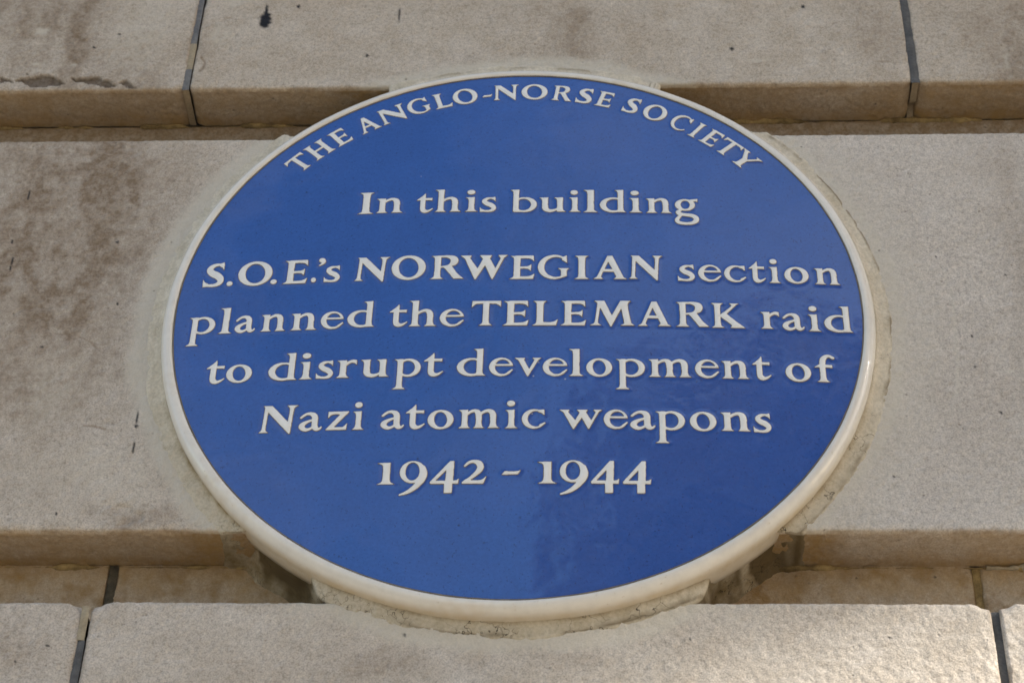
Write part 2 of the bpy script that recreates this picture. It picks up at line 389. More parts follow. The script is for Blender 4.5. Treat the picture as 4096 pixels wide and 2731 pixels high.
    # ochre dirt under the soffits and in the sunk bands
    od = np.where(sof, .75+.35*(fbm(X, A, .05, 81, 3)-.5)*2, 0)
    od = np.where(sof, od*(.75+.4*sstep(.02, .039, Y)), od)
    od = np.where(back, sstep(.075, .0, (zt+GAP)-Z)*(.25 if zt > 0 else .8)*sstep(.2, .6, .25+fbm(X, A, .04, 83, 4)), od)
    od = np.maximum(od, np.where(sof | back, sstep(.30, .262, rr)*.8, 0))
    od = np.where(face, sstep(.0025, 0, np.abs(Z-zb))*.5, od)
    soot_shade = np.where(sof, .35*sstep(.45, .7, fbm(X, A, .035, 85, 4)), soot_shade)
    soot_shade = np.where(back, .6*sstep(.48, .70, fbm(X, A, .012, 87, 4))+(.95 if zt > 0 else .22), soot_shade)  # upper sunk band darkened throughout: its shade is painted into the mask
    soot_shade = np.where(sof, np.maximum(soot_shade, (.48 if zt > .3 or x1 < .1 else .20)+.5*(fbm(X, A, .05, 88, 4)-.5)+.45*sstep(.026, .039, Y)*sstep(.3, .6, fbm(X, A, .03, 89, 3))+.4*sstep(.009, .001, Y)*sstep(.3, .6, fbm(X, A, .04, 86, 3))+.9*sstep(.285, .258, rr)), soot_shade)  # soffit dirt, plus corner shade painted in towards the back
    soot_shade = np.where(back, np.maximum(soot_shade, .6*sstep(.012, .0, (zt+GAP)-Z)*sstep(.35, .6, fbm(X, A, .025, 90, 4))), soot_shade)
    marks[..., 0] = np.clip(soot_shade, 0, 1); marks[..., 1] = np.clip(pale, 0, 1); marks[..., 2] = np.clip(np.maximum(blk, scar), 0, 1)
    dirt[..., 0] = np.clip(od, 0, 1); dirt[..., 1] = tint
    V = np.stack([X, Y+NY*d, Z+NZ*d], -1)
    # returns into the joints
    def cap(i):
        c = V[i].copy(); c[:, 1] -= pr[:, 2]*.02; c[:, 2] -= pr[:, 3]*.0; return c
    c0 = V[0].copy(); c1 = V[-1].copy()
    for c in (c0, c1): c[:, 1] = np.where(pr[:, 4] == 3, REB+.02, np.maximum(c[:, 1], 0)+np.where(pr[:, 4] == 0, 0, .0)+.02*(pr[:, 4] == 1)); c[:, 2] = np.where(pr[:, 4] == 0, c[:, 2]+.02, np.where(pr[:, 4] == 2, c[:, 2]-.02, c[:, 2]))
    Vf = np.concatenate([c0[None], V, c1[None]], 0)
    mk = np.concatenate([marks[:1], marks, marks[-1:]], 0); dk = np.concatenate([dirt[:1], dirt, dirt[-1:]], 0)
    nu, nv = Vf.shape[:2]
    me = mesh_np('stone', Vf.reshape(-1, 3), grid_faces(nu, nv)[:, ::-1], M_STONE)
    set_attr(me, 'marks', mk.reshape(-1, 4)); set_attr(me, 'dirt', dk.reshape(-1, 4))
    o = bpy.data.objects.new('stone', me); link(o, wall); return o

JL, JR, JW = -0.2615, 0.2975, 0.0050
rows = [('low', [-.820, JL, JR, .857], (-.32, .0)), ('mid', [-1.10, -.541, .018, .577, 1.13], (-.3, .3)), ('top', [-.820, JL, JR, .857], (.2, .365))]
for key, js, fz in rows:
    zb, zt = ZT[key]
    for a, b in zip(js[:-1], js[1:]):
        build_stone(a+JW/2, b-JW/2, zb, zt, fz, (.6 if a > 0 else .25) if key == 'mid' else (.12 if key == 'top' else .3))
for zb, zt in ((-.999, -.641), (.6518, 1.01)):                   # further courses above and below
    for a, b in zip([-1.10, -.541, .018, .577][:-1], [-1.10, -.541, .018, .577][1:]): build_stone(a+JW/2, b-JW/2, zb, zt, (9, 9))

def ribbon(name, pts, mat, wdt, nz_amp=.0006, nrm=(0, -1, 0), seed=0, cols=5):
    """joint filling: a strip of width wdt along z at the given y with an uneven skin"""
    (x, y0, za), (_, y1, zb) = pts
    n = max(4, int(abs(zb-za)/.0015)); zs = np.linspace(za, zb, n); us = np.linspace(-.5, .5, cols)
    Zg, Ug = np.meshgrid(zs, us, indexing='ij')
    Yg = y0+(y1-y0)*(Zg-za)/(zb-za)-nz_amp*(fbm(Zg, Ug*wdt, .006, seed, 4)-.5)*2-.0005*np.cos(Ug*math.pi)
    Xg = x+Ug*wdt
    me = mesh_np(name, np.stack([Xg, Yg, Zg], -1).reshape(-1, 3), grid_faces(n, cols), mat)
    return link(bpy.data.objects.new(name, me), wall)
# upper left joint: grey pointing with a hairline crack beside it and buff repair
ribbon('mortar_joint', ((JL-.0006, .0012, .2386), (0, .0008, .262)), M_GREYP, .0052, seed=1)
ribbon('mortar_joint', ((JL-.0006, .0010, .262), (0, .0008, .292)), M_BUFF, .0052, .0009, seed=2)
ribbon('mortar_joint', ((JL-.0008, .0010, .292), (0, .0010, .60)), M_GREYP, .0048, seed=3)
ribbon('mortar_joint', ((JR, .0009, .2386), (0, .0009, .60)), M_GREY, .0066, .0008, seed=4)
# lower joints
ribbon('mortar_joint', ((JL-.0012, .0010, -.256), (0, .0006, -.2315)), M_BUFF, .0050, .001, seed=5)
ribbon('mortar_joint', ((JL-.0006, .0018, -.59), (0, .0014, -.256)), M_GREY, .0050, .0008, seed=6)
ribbon('mortar_joint', ((JR, .0045, -.59), (0, .0042, -.2325)), M_GREY, .0056, .0006, seed=7)
ribbon('mortar_joint', ((JL+.001, REB+.0008, -.226), (0, REB+.0002, -.176)), M_DARK, .0062, .0008, seed=8)
ribbon('mortar_joint', ((JR, REB+.003, -.226), (0, REB+.001, -.176)), M_OCHRE, .0056, .001, seed=9)
for x_, zb_ in ((JL, .2385), (JR, .2385)):                        # pointing in the soffits of the upper channel
    n = 26; ys = np.linspace(.0008, REB, n); us = np.linspace(-.5, .5, 5); Yg, Ug = np.meshgrid(ys, us, indexing='ij')
    Zg = zb_+.0002+.0010*(fbm(Yg, Ug*.006, .006, 13, 3)-.3)+(.006*sstep(.010, 0, np.abs(Yg-.030)) if x_ > 0 else 0)
    me = mesh_np('mortar_joint', np.stack([x_-.0003+Ug*.0050, Yg, Zg], -1).reshape(-1, 3), grid_faces(n, 5), M_SOFF)
    link(bpy.data.objects.new('mortar_joint', me), wall)
def bead(name, x0, x1, z, y, r, mat, seed):
    """squeezed bed mortar along an inner corner"""
    n = int((x1-x0)/.0012); na = 9; xs = np.linspace(x0, x1, n); an = np.linspace(0, 2*math.pi, na, endpoint=False)
    Xg, Ag = np.meshgrid(xs, an, indexing='ij')
    R = r*(.15+1.2*sstep(.38, .62, fbm(Xg, Ag*0, .03, seed, 5)))*(.45+1.1*fbm(Xg, Ag*.0025, .006, seed+2, 3))
    V = np.stack([Xg+.0006*(vn(Xg, Ag, .003, seed)-.5), y-R*np.cos(Ag), z+R*.75*np.sin(Ag)], -1).reshape(-1, 3)
    a = np.arange(n-1)[:, None]; b = np.arange(na)[None]; b2 = (b+1) % na
    F = np.stack([a*na+b, (a+1)*na+b, (a+1)*na+b2, a*na+b2], -1).reshape(-1, 4)
    me = mesh_np(name, V, F, mat); return link(bpy.data.objects.new(name, me), wall)
bead('bed_mortar', -.82, .86, .2375, REB+.0004, .0024, M_OCHRE, 5)
bead('bed_mortar', -.82, .86, -.1765, REB+.0004, .0028, M_OCHRE, 9)
bead('bed_mortar', .304, .86, -.1770, REB-.0005, .0036, M_BUFF, 12)

# wall body behind the blocks
bm = bmesh.new(); bmesh.ops.create_cube(bm, size=1)
for v in bm.verts: v.co = Vector((v.co.x*2.6, .26+v.co.y*.36, -.85+v.co.z*3.7))
me = bpy.data.meshes.new('backing'); bm.to_mesh(me); bm.free(); me.materials.append(M_STONE); link(bpy.data.objects.new('backing', me), wall)

# ------------------------------------------------------------------ mortar collar around the plaque
def lathe(name, prof, mat, nseg, fn=None, parent=None, cz=0.0):
    pr = np.array(prof, float); th = np.linspace(0, 2*math.pi, nseg, endpoint=False)
    T, I = np.meshgrid(th, np.arange(len(pr)), indexing='ij')
    R = pr[I, 0]; Y = pr[I, 1]
    if fn: R, Y = fn(T, R, Y)
    V = np.stack([R*np.cos(T), Y, cz+R*np.sin(T)], -1)
    me = mesh_np(name, V.reshape(-1, 3), grid_faces(nseg, len(pr), True), mat)
    o = bpy.data.objects.new(name, me); link(o, parent); return o, T, R, Y, V
cp = [(.238, .0005), (.2432, -.0020), (.2443, -.0040), (.2454, -.0041), (.2465, -.0028), (.248, -.0019), (.2495, -.0013), (.251, -.0010), (.2525, -.0009), (.2540, -.0009), (.2552, -.0008), (.2562, -.0003), (.2568, .0006)]
cp = cp+[(.2568+.0012*math.sin(k/22*math.pi*.5)+.0000*k, .0006+k*.00178) for k in range(1, 23)]
def cfn(T, R, Y):
    X = R*np.cos(T)*1.0; Z = R*np.sin(T)
    low = sstep(.2, -.9, np.sin(T)); topk = sstep(.3, .95, np.sin(T))
    Zc = Z+.003; zw = .003*(fbm(X, Z, .012, 101, 3)-.5); ch = sstep(.185, .190, Zc+zw)*sstep(.2385, .236, Zc+zw)+sstep(-.2275, -.2135, Zc+zw)*sstep(-.1745, -.185, Zc+zw)
    n = fbm(X, Z, .022, 91, 4)-.5
    R2 = R+np.where(R > .2535, n*.0042+(low*.0010)+.0028*topk, 0)
    R2 = R2+np.where(Y > .001, (fbm(T*.25, Y, .02, 95, 4)-.5)*.003, 0)
    # the mortar flares where it meets the sunk band
    R2 = R2+np.where(Y > .028, ((Y-.028)/.011)**2*.004*(fbm(T*.25, Y*0, .03, 97, 3)), 0)
    Y2 = Y+np.where(Y < .001, (fbm(X, Z, .010, 93, 5)-.5)*.0016-(vn(X, Z, .003, 94)-.5)*.0005, 0)
    Y2 = Y2-np.where((Y < 0) & (R > .246), .0002*low, 0)+np.where((Y < .001) & (R > .2525), .0007, 0)
    Rc = .2412+.0025*sstep(.009, .014, Y)+np.where(Y > .009, .0034*(fbm(X, Y*1.5, .016, 98, 4)-.4), 0)+np.where(Y > .020, ((Y-.020)/.019)**2*.0075*(.3+1.2*fbm(T*.25, Y*0, .02, 97, 4)), 0)
    R2 = R2*(1-ch)+np.where(R > .2435, Rc, R2)*ch
    return R2, Y2
o, T, R, Y, V = lathe('mortar_collar', cp, M_COLLAR, 1300, cfn, wall, .003)
st, ct = np.sin(T), np.cos(T)
mk = np.zeros(T.shape+(4,)); mk[..., 3] = 1
nn = fbm(R*ct, R*st, .02, 99, 4)
inner = sstep(.2495, .2455, R)
low = sstep(-.1, -.75, st)
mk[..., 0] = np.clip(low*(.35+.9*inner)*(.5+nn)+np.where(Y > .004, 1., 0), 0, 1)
mk[..., 1] = np.clip(sstep(.0016, 0, np.abs(R-.2557))*sstep(.35, .6, nn)*.8*sstep(-.6, .0, ct)+sstep(.2462, .2446, R)*(.25+.5*low)*sstep(.35, .6, nn)+np.where(Y > .004, .9*sstep(.35, .65, nn), 0)+sstep(.0012, 0, np.abs(R-.2472))*sstep(.5, .62, nn)*.35*sstep(.3, -.3, ct), 0, 1)
mk[..., 2] = np.clip(sstep(.1, -.5, st)*sstep(-.75, .2, ct+.3)+.12, 0, 1)
set_attr(o.data, 'marks', mk.reshape(-1, 4))

# ------------------------------------------------------------------ the plaque
plaque = empty('plaque', (0, 0, HC), 'round blue ceramic plaque with white rim and raised white lettering set in the stone wall', 'plaque')
def wob(T, R, Y):
    return R+.0003*(fbm(T*.24*np.cos(T*0), T*0, .03, 111, 3)-.5)*2, Y+.0002*(fbm(R*np.cos(T), R*np.sin(T), .03, 113, 3)-.5)
lathe('rim_line', [(.2346, -.0126), (.23475, -.01355), (.2351, -.0138), (.23545, -.01355), (.2356, -.0126)], M_SLIP, 720,
      lambda T, R, Y: (R+.00018*(fbm(R*np.cos(T), R*np.sin(T), .012, 115, 3)-.5)*2, Y), plaque)
rp = [(.2353, -.0120), (.2355, -.0131), (.2360, -.0138), (.2370, -.01425), (.2382, -.01430), (.2394, -.01410), (.2405, -.0136), (.2416, -.0128), (.2426, -.0116), (.2434, -.0101), (.2440, -.0084), (.2443, -.0066), (.2444, -.0048), (.2443, -.0030), (.2441, -.0010), (.2440, .002), (.2436, .007), (.2430, .012), (.2415, .0145)]
o, T, R, Y, V = lathe('rim', rp, M_WHITE, 720, wob, plaque)
mk = np.zeros(T.shape+(4,)); mk[..., 3] = 1
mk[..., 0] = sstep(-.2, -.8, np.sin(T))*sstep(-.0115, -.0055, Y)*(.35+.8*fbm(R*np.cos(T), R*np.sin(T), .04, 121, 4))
set_attr(o.data, 'marks', mk.reshape(-1, 4))

# ------------------------------------------------------------------ letter shapes (mm): polygons and strokes, s = smooth point
def smooth_path(pts):
    n = len(pts); out = []
    P = [(p[0], p[1]) for p in pts]; S = [len(p) > 2 for p in pts]
    for i in range(n):
        j = (i+1) % n; p1, p2 = np.array(P[i]), np.array(P[j])
        if not S[i] and not S[j]: out.append(tuple(p1)); continue
        p0 = np.array(P[i-1]) if S[i] else p1-(p2-p1)*.0
        p3 = np.array(P[(j+1) % n]) if S[j] else p2
        for t in np.linspace(0, 1, 8, endpoint=False):
            m1 = (p2-p0)*.5 if S[i] else (p2-p1)*1.0; m2 = (p3-p1)*.5 if S[j] else (p2-p1)*1.0
            h = (2*t**3-3*t**2+1)*p1+(t**3-2*t**2+t)*m1+(-2*t**3+3*t**2)*p2+(t**3-t**2)*m2
            out.append(tuple(h))
    return out
def stem(xc, w_, z0, z1, bl, br, tl, tr):
    h = w_/2; P = []
    k = 3.2
    P += [(xc-h-bl, z0)] if bl else [(xc-h, z0)]
    P += [(xc+h+br, z0), (xc+h+br*.30, z0+k*.38, 1), (xc+h, z0+k, 1)] if br else [(xc+h, z0)]
    P += [(xc+h-.12, (z0+z1)/2, 1)]
    P += [(xc+h, z1-k, 1), (xc+h+tr*.30, z1-k*.38, 1), (xc+h+tr, z1)] if tr else [(xc+h, z1)]
    P += [(xc-h-tl, z1-(.3 if not tr else 0)), (xc-h-tl*.30, z1-k*.42, 1), (xc-h, z1-k, 1)] if tl else [(xc-h, z1)]
    P += [(xc-h+.12, (z0+z1)/2, 1)]
    P += [(xc-h, z0+k, 1), (xc-h-bl*.30, z0+k*.38, 1)] if bl else []
    return ('P', P)
def arch(x0, x1, top=15.1):          # shoulder of n, m, h from stem edge x0 to outer edge x1
    w_ = x1-x0
    return ('P', [(x0-1, 12.4), (x0+.25*w_, 14.6, 1), (x0+.55*w_, top, 1), (x0+.83*w_, 14.0, 1), (x1-.2, 11.2, 1), (x1, 8), (x1-4, 8), (x1-4.3, 10.8, 1), (x0+.5*w_-.4, 12.5, 1), (x0+.2*w_, 11.9, 1), (x0-1, 9.4)])
def ring(cx, cz, rx, rz, ix, iz, irx, irz, rot=0): return [('O', cx, cz, rx, rz, 0), ('-O', ix, iz, irx, irz, rot)]
X_, H_, A_ = 14.8, 21.8, 22.9
S_low = [('S', [(12.4, 13.3, .9), (9.2, 14.0, .85), (5.8, 13.2, 1.35), (3.7, 10.9, 1.9), (5.8, 8.6, 2.1), (9.4, 6.9, 2.2), (11.9, 4.5, 2.0), (11.2, 2.1, 1.5), (8, .85, 1.0), (4, .95, .9), (1.6, 1.5, .8)]),
         ('P', [(12.9, 15.4), (13.4, 10.2), (12.0, 12.0, 1), (10.2, 12.9), (10.2, 14.7)]), ('P', [(.5, 0), (.1, 5.1), (1.7, 3.1, 1), (4, 2.0), (4, .2)])]
def scaled(ops, sx, sz):
    out = []
    for o in ops:
        if o[0] in ('P', '-P'): out.append((o[0], [(p[0]*sx, p[1]*sz)+tuple(p[2:]) for p in o[1]]))
        elif o[0] == 'S': out.append(('S', [(p[0]*sx, p[1]*sz, p[2]*(sx+sz)/2) for p in o[1]]))
        else: out.append((o[0], o[1]*sx, o[2]*sz, o[3]*sx, o[4]*sz, o[5]))
    return out
w_low = [('P', [(0, 14.8), (6.6, 14.8), (5.7, 13.0), (10.2, 6.4), (13.1, 12.4), (11.2, 14.8), (18.4, 14.8), (17.2, 12.7), (20.5, 6.4), (23.4, 12.7), (21.9, 14.8), (27.6, 14.8), (25.3, 12.9), (19.2, -.5), (18.5, -.5), (14.5, 8.4), (9.4, -.5), (8.7, -.5), (2.7, 12.6)])]
G = {
 'I': [stem(5, 4.3, 0, H_, 2.7, 2.6, 2.4, 2.5)],
 'n': [stem(4.2, 4, 0, X_, 2.2, 1.9, 2.3, 0), arch(6.2, 15.8), stem(13.8, 4, 0, 9.5, 1.6, 2.3, 0, 0)],
 'm': [stem(4.2, 4, 0, X_, 2.2, 1.9, 2.3, 0), arch(6.2, 15.4), stem(13.4, 4, 0, 9.5, 1.6, 1.9, 0, 0), arch(14.8, 24.8), stem(22.8, 4, 0, 9.5, 1.6, 2.4, 0, 0)],
 'h': [stem(4.2, 4, 0, A_, 2.2, 1.9, 2.3, 0), arch(6.2, 15.8), stem(13.8, 4, 0, 9.5, 1.6, 2.3, 0, 0)],
 'r': [stem(4.2, 4, 0, X_, 2.3, 2.2, 2.3, 0), ('P', [(5.6, 12.4), (7.6, 14.2, 1), (9.6, 15.1, 1), (12.4, 14.8), (12.3, 10.6), (10.9, 12.1, 1), (8.8, 12.3, 1), (5.6, 9.6)])],
 'u': [stem(4.1, 4, 4.0, X_, 0, 0, 2.3, 0), ('P', [(2.1, 6.5), (2.3, 3.2, 1), (4.2, .5, 1), (7.4, -.4, 1), (10.4, .5, 1), (12.5, 2.2), (12.5, 4.2), (10.4, 2.9, 1), (8.2, 2.4, 1), (6.5, 3.4, 1), (6.1, 6.5)]), stem(13.9, 4, 0, X_, 0, 2.3, 2.3, 0)],
 'i': [stem(4.4, 4, 0, X_, 2.4, 2.4, 2.3, 0), ('O', 3.9, 19.9, 2.7, 2.35, 0)],
 'l': [stem(4.4, 4, 0, A_, 2.4, 2.4, 2.3, 0)],
 'd': ring(9.0, 7.3, 9.0, 7.7, 9.7, 7.5, 5.4, 5.9)+[('-P', [(14, -3), (22, -3), (22, 20), (14, 20)]), stem(14.2, 4, 0, A_, 0, 2.0, 2.3, 0), ('P', [(9, .0), (13, 0), (13, 3), (11.4, 1.9, 1)])],
 'b': [('O', 10.2, 7.3, 8.4, 7.7, 0), ('-O', 9.3, 7.3, 5.2, 5.9, 0), ('-P', [(4, -3), (-3, -3), (-3, 20), (4, 20)]), stem(4.3, 4, 0, A_, 0, 0, 2.3, 0), ('P', [(2.3, 0), (9.5, -.35), (7.5, 1.4, 1), (6, 3.2)])],
 'p': [('O', 10.9, 7.3, 8.4, 7.7, 0), ('-O', 10.3, 7.3, 5.0, 5.9, 0), ('-P', [(5, -3), (-3, -3), (-3, 20), (5, 20)]), stem(5.2, 4, -10.5, X_, 2.9, 2.5, 2.4, 0)],
 'o': ring(8.7, 7.3, 8.7, 7.8, 8.7, 7.3, 4.3, 6.1, 9),
 'e': ring(8.4, 7.3, 8.3, 7.8, 9.4, 7.4, 5.2, 6.1)+[('-P', [(9.5, 8.1), (20, 8.1), (20, 5.2), (15.9, 4.9), (13.4, 3.2), (10, 4.5)]), ('P', [(3.5, 9.7), (16.0, 9.7), (16.3, 8.1), (3.5, 8.1)]), ('S', [(13.5, 2.4, .9), (16, 4.7, .65)])],
 'c': ring(8.4, 7.3, 8.4, 7.8, 9.9, 7.4, 5.8, 6.2)+[('-P', [(10, 10.9), (20, 10.9), (20, 4.4), (15.6, 4.4), (13.2, 3.2), (10, 5.5)]), ('P', [(11.4, 14.6), (15.5, 14.9), (15.8, 10.2), (14, 11.9, 1), (11.2, 12.9)]), ('S', [(13, 2.2, .95), (15.8, 4.0, .65)]), ('-P', [(16.0, 16), (20, 16), (20, 5.6), (16.0, 5.6)])],
 's': S_low, 'S': scaled(S_low, 1.32, 1.473),
 'a': [('S', [(1.5, 10.8, .85), (4.4, 13.3, 1.0), (7.4, 13.9, 1.2), (9.9, 12.5, 1.9), (10.8, 9.8, 2.05), (10.8, 6, 2.0), (11.1, 3, 2.0), (12.4, 1.3, 1.5), (14.3, 1.6, .8), (15.3, 2.9, .5)]),
       ('S', [(10, 8.9, .9), (6.5, 7.7, 1.05), (3.4, 5.7, 1.6), (2.4, 3.5, 2.0), (3.9, 1.5, 1.6), (6.2, 1.0, 1.2), (8.4, 1.9, .9), (10, 3.2, .8)])],
 't': [('P', [(0, 12.9), (4.0, 16.6, 1), (6.7, 19.8), (6.9, 14.6), (12.4, 14.7), (12.2, 12.3), (6.9, 12.5), (6.85, 5.0, 1), (7.6, 2.9, 1), (9.4, 2.4, 1), (13.1, 4.3), (13.2, 3.5), (10.6, .8, 1), (7.2, -.5, 1), (4.2, .5, 1), (2.9, 3.8, 1), (2.8, 12.4), (0, 12.4)])],
 'f': [stem(5.6, 4, 0, 16.5, 2.4, 2.4, 0, 0), ('S', [(5.6, 15.0, 2.0), (6.1, 18.6, 1.95), (8.0, 21.2, 1.5), (10.3, 21.9, 1.1), (12.9, 20.4, 1.15)]), ('P', [(0, 12.2), (3.6, 14.8), (12, 14.3), (12.1, 12.0), (3.6, 12.2)])],
 'v': [('P', [(0, 14.8), (6.7, 14.8), (6.0, 13.0), (9.3, 5.4), (12.4, 12.9), (11.1, 14.8), (17, 14.8), (14.9, 12.9), (8.8, -.7), (8.1, -.7), (2.5, 12.5)])],
 'w': w_low, 'W': scaled(w_low, 1.09, 1.473),
 'g': [('O', 7.4, 8.5, 6.9, 6.0, 0), ('-O', 7.6, 8.6, 3.1, 4.2, 0), ('P', [(10, 13.6), (12.5, 14.4, 1), (16.2, 14.9), (16.0, 11.4), (14.8, 12.3, 1), (12.6, 11.8, 1), (11, 12)]),
       ('S', [(4.4, 3.2, .9), (2.6, 1.2, 1.7), (3.9, -.8, 1.7), (8, -1.6, 1.5), (12.4, -2.5, 1.7), (14.7, -4.9, 1.9), (14.2, -8.0, 1.8), (11, -10.0, 1.4), (6, -10.3, 1.35), (2.5, -9.1, 1.5), (1.6, -6.8, 1.5), (2.9, -4.0, 1.2), (4.6, -1.9, 1.0)])],
 'z': [('P', [(.9, 14.8), (15, 14.8), (15, 14.1), (5.5, 2.3), (10.8, 2.2, 1), (12.6, 3.2, 1), (14.4, 5.6), (14, 0), (0, 0), (0, .6), (9.2, 12.5), (5, 12.5, 1), (3, 11.8, 1), (.9, 9.4)])],
 'N': [('P', [(0, 0), (6.2, 0), (4.6, 1.6, 1), (4.3, 4.5, 1), (4.8, 16.5), (18.4, -1.2), (19.3, -1.2), (20.2, 16.8, 1), (20.9, 20, 1), (23, 21.8), (16, 21.8), (17.5, 19.7, 1), (17.7, 16, 1), (17.3, 8.4), (7, 21.8), (1.4, 21.8), (2.5, 20.2, 1), (2.4, 15, 1), (2.0, 4.5, 1), (1.4, 1.6, 1)])],
 'O': ring(12, 10.9, 12, 11.5, 12, 10.9, 6.9, 9.2, 9),
 'R': [('P', [(5, H_), (13.5, 21.9, 1), (17, 20.3, 1), (18.2, 16.9, 1), (17, 13.3, 1), (14, 11.6), (5, 9.8)]), ('-P', [(7.2, 20), (10, 20.1, 1), (12.7, 18.5, 1), (13.2, 15.8, 1), (11.5, 12.9, 1), (7.2, 11.9)]),
       stem(5.2, 4.1, 0, H_, 2.8, 2.2, 2.4, 0), ('P', [(8.8, 10.7), (14.2, 11.9), (17.9, 5, 1), (22, 0), (15.6, 0), (12.4, 5.5, 1), (10.0, 9.4, 1)])],
 'E': [stem(5.5, 4.4, 0, H_, 3.1, 0, 2.6, 0), ('P', [(5, H_), (16.2, 21.9), (16.5, 16.2), (14.6, 18.5, 1), (12, 19.2, 1), (7, 19.2)]), ('P', [(7, 11.7), (11.6, 11.8, 1), (13.5, 12.5, 1), (14.7, 13.9), (14.6, 7.2), (13.2, 8.8, 1), (11.5, 9.6, 1), (7, 9.6)]),
       ('P', [(5, 0), (16, 0), (17, 5.0), (14.5, 3.1, 1), (12, 2.4, 1), (7, 2.4)])],
 'L': [stem(5.2, 4.6, 0, H_, 3.0, 0, 2.4, 2.4), ('P', [(5, 0), (15.6, 0), (16.8, 5.4), (14.2, 3.4, 1), (11.5, 2.7, 1), (7, 2.9)])],
 'T': [('P', [(.3, H_), (19.2, H_), (19.2, 16.4), (17, 18.6, 1), (14.5, 19.2, 1), (4.5, 19.2, 1), (2.2, 18.4, 1), (0, 16.0)]), stem(9.5, 4.2, 0, 20, 2.7, 2.4, 0, 0)],
 'G': ring(11.3, 10.9, 11.3, 11.4, 12.5, 10.9, 8.1, 9.3)+[('-P', [(13.5, 8), (30, 8), (30, 16.3), (14, 16.3)]), ('-P', [(19.6, -2), (30, -2), (30, 25), (19.6, 25)]), ('P', [(16.5, 19.9), (19.7, 21.9), (20.1, 14.7), (16.6, 17.4)]),
       ('P', [(15.9, .6), (20, 2.4), (20, 6, 1), (20.2, 8, 1), (21.8, 9.7), (13.7, 9.7), (15.6, 8.0, 1), (15.9, 6, 1)])],
 'C': ring(11.3, 10.9, 11.3, 11.4, 12.7, 10.9, 8.6, 9.4)+[('-P', [(13.5, 5.6), (19, 4.2), (30, 3.4), (30, 16.3), (14, 16.3)]), ('-P', [(19.6, -2), (30, -2), (30, 25), (19.6, 25)]), ('P', [(16.3, 19.9), (19.7, 21.9), (20.1, 14.7), (16.4, 17.4)])],
 'A': [('P', [(9.6, H_), (13, H_), (19.5, 4.0, 1), (20.6, 1.4, 1), (22.6, 0), (13.6, 0), (15.0, 1.6, 1), (15.0, 3.6, 1), (10.3, 15.9)]),
       ('P', [(9.7, H_), (3.4, 4.0, 1), (2.0, 1.4, 1), (0, 0), (6.9, 0), (5.8, 1.4, 1), (5.8, 3.4, 1), (10.4, 16.5), (11.5, 19)]), ('P', [(6.8, 9.1), (13.6, 9.1), (14.5, 6.7), (6.3, 6.7)])],
 'M': [('P', [(0, 0), (7.8, 0), (6.0, 1.4, 1), (5.5, 3.5, 1), (6.9, 15.6), (13.5, -1.0), (14.3, -1.0), (20.8, 14.8), (22.5, 3.5, 1), (22.4, 1.4, 1), (20.2, 0), (29.5, 0), (27.6, 1.6, 1), (26.9, 4, 1), (25.2, 16.5, 1), (25.6, 20, 1), (27.2, H_), (20.3, H_), (14.6, 8.6), (9.8, H_), (3, H_), (4.8, 20, 1), (4.9, 17, 1), (3.5, 4, 1), (2.4, 1.5, 1)])],
 'K': [stem(4.9, 4.1, 0, H_, 2.3, 2.6, 2.4, 2.3), ('P', [(6.6, 11.4), (14, 18.6, 1), (14.3, 20.2, 1), (13, 21.7), (19.9, 21.7), (18.0, 20.6, 1), (16.7, 18.9, 1), (11, 12.2), (7.0, 9.0)]), ('P', [(6.8, 9.6), (10.9, 12.5), (18, 5), (23.4, 0), (13.2, 0), (14.2, 1.5, 1), (13.6, 3.0, 1)])],
 'H': [stem(4.9, 4.1, 0, H_, 2.5, 2.2, 2.5, 2.2), stem(16.3, 4.1, 0, H_, 2.2, 2.5, 2.2, 2.5), ('P', [(6, 12.3), (15, 12.3), (15, 10.1), (6, 10.1)])],
 'Y': [('P', [(0, H_), (7.2, H_), (6.3, 20.2, 1), (6.7, 18.6, 1), (10.6, 12.3), (14, 18.6, 1), (14.3, 20.2, 1), (13, H_), (19.5, H_), (17.5, 20.3, 1), (16.1, 18.6, 1), (11.8, 10.4), (11.8, 4, 1), (12.3, 1.8, 1), (14.4, 0), (4.9, 0), (7.0, 1.8, 1), (7.5, 4, 1), (7.5, 10), (3.2, 18.5, 1), (2.0, 20.2, 1)])],
 '-': [('P', [(0, 6.2), (1.9, 8.8), (9.6, 8.9, 1), (11.9, 10.2), (10.4, 7.0, 1), (9.6, 6.3)])],
 '.': [('O', 2.3, 2.1, 2.4, 2.15, 0)],
 "'": [('O', 2.2, 21.2, 2.1, 2.1, 0), ('S', [(2.6, 21.2, 1.9), (3.3, 19.5, 1.5), (2.5, 17.7, .9), (.7, 16.3, .4)])],
 '1': [stem(5.6, 4.1, 0, 16.7, 2.9, 2.9, 3.3, 0)],
 '2': [('S', [(1.5, 13.6, .75), (4.4, 16.3, 1.05), (7.8, 16.9, 1.3), (10.9, 15.4, 2.1), (11.9, 12.2, 2.2), (9.8, 8.4, 1.7), (5.5, 4.2, 1.15), (1.8, 1.8, .9)]), ('P', [(0, 0), (14.2, 0), (16.3, 6.2), (13.6, 3.4, 1), (11, 2.6, 1), (4.5, 2.6), (2, 2.6), (0, 1.3)])],
 '9': [('O', 9.0, 9.1, 9.0, 8.5, 0), ('-O', 8.8, 9.5, 4.9, 6.9, 0), ('S', [(15.4, 12, 2.4), (16.6, 8.4, 2.5), (16.0, 4.4, 2.4), (13.7, .6, 2.1), (10.2, -3.2, 1.8), (6, -6.2, 1.3), (.8, -8.2, .6)]), ('-O', 8.8, 9.5, 4.9, 6.9, 0)],
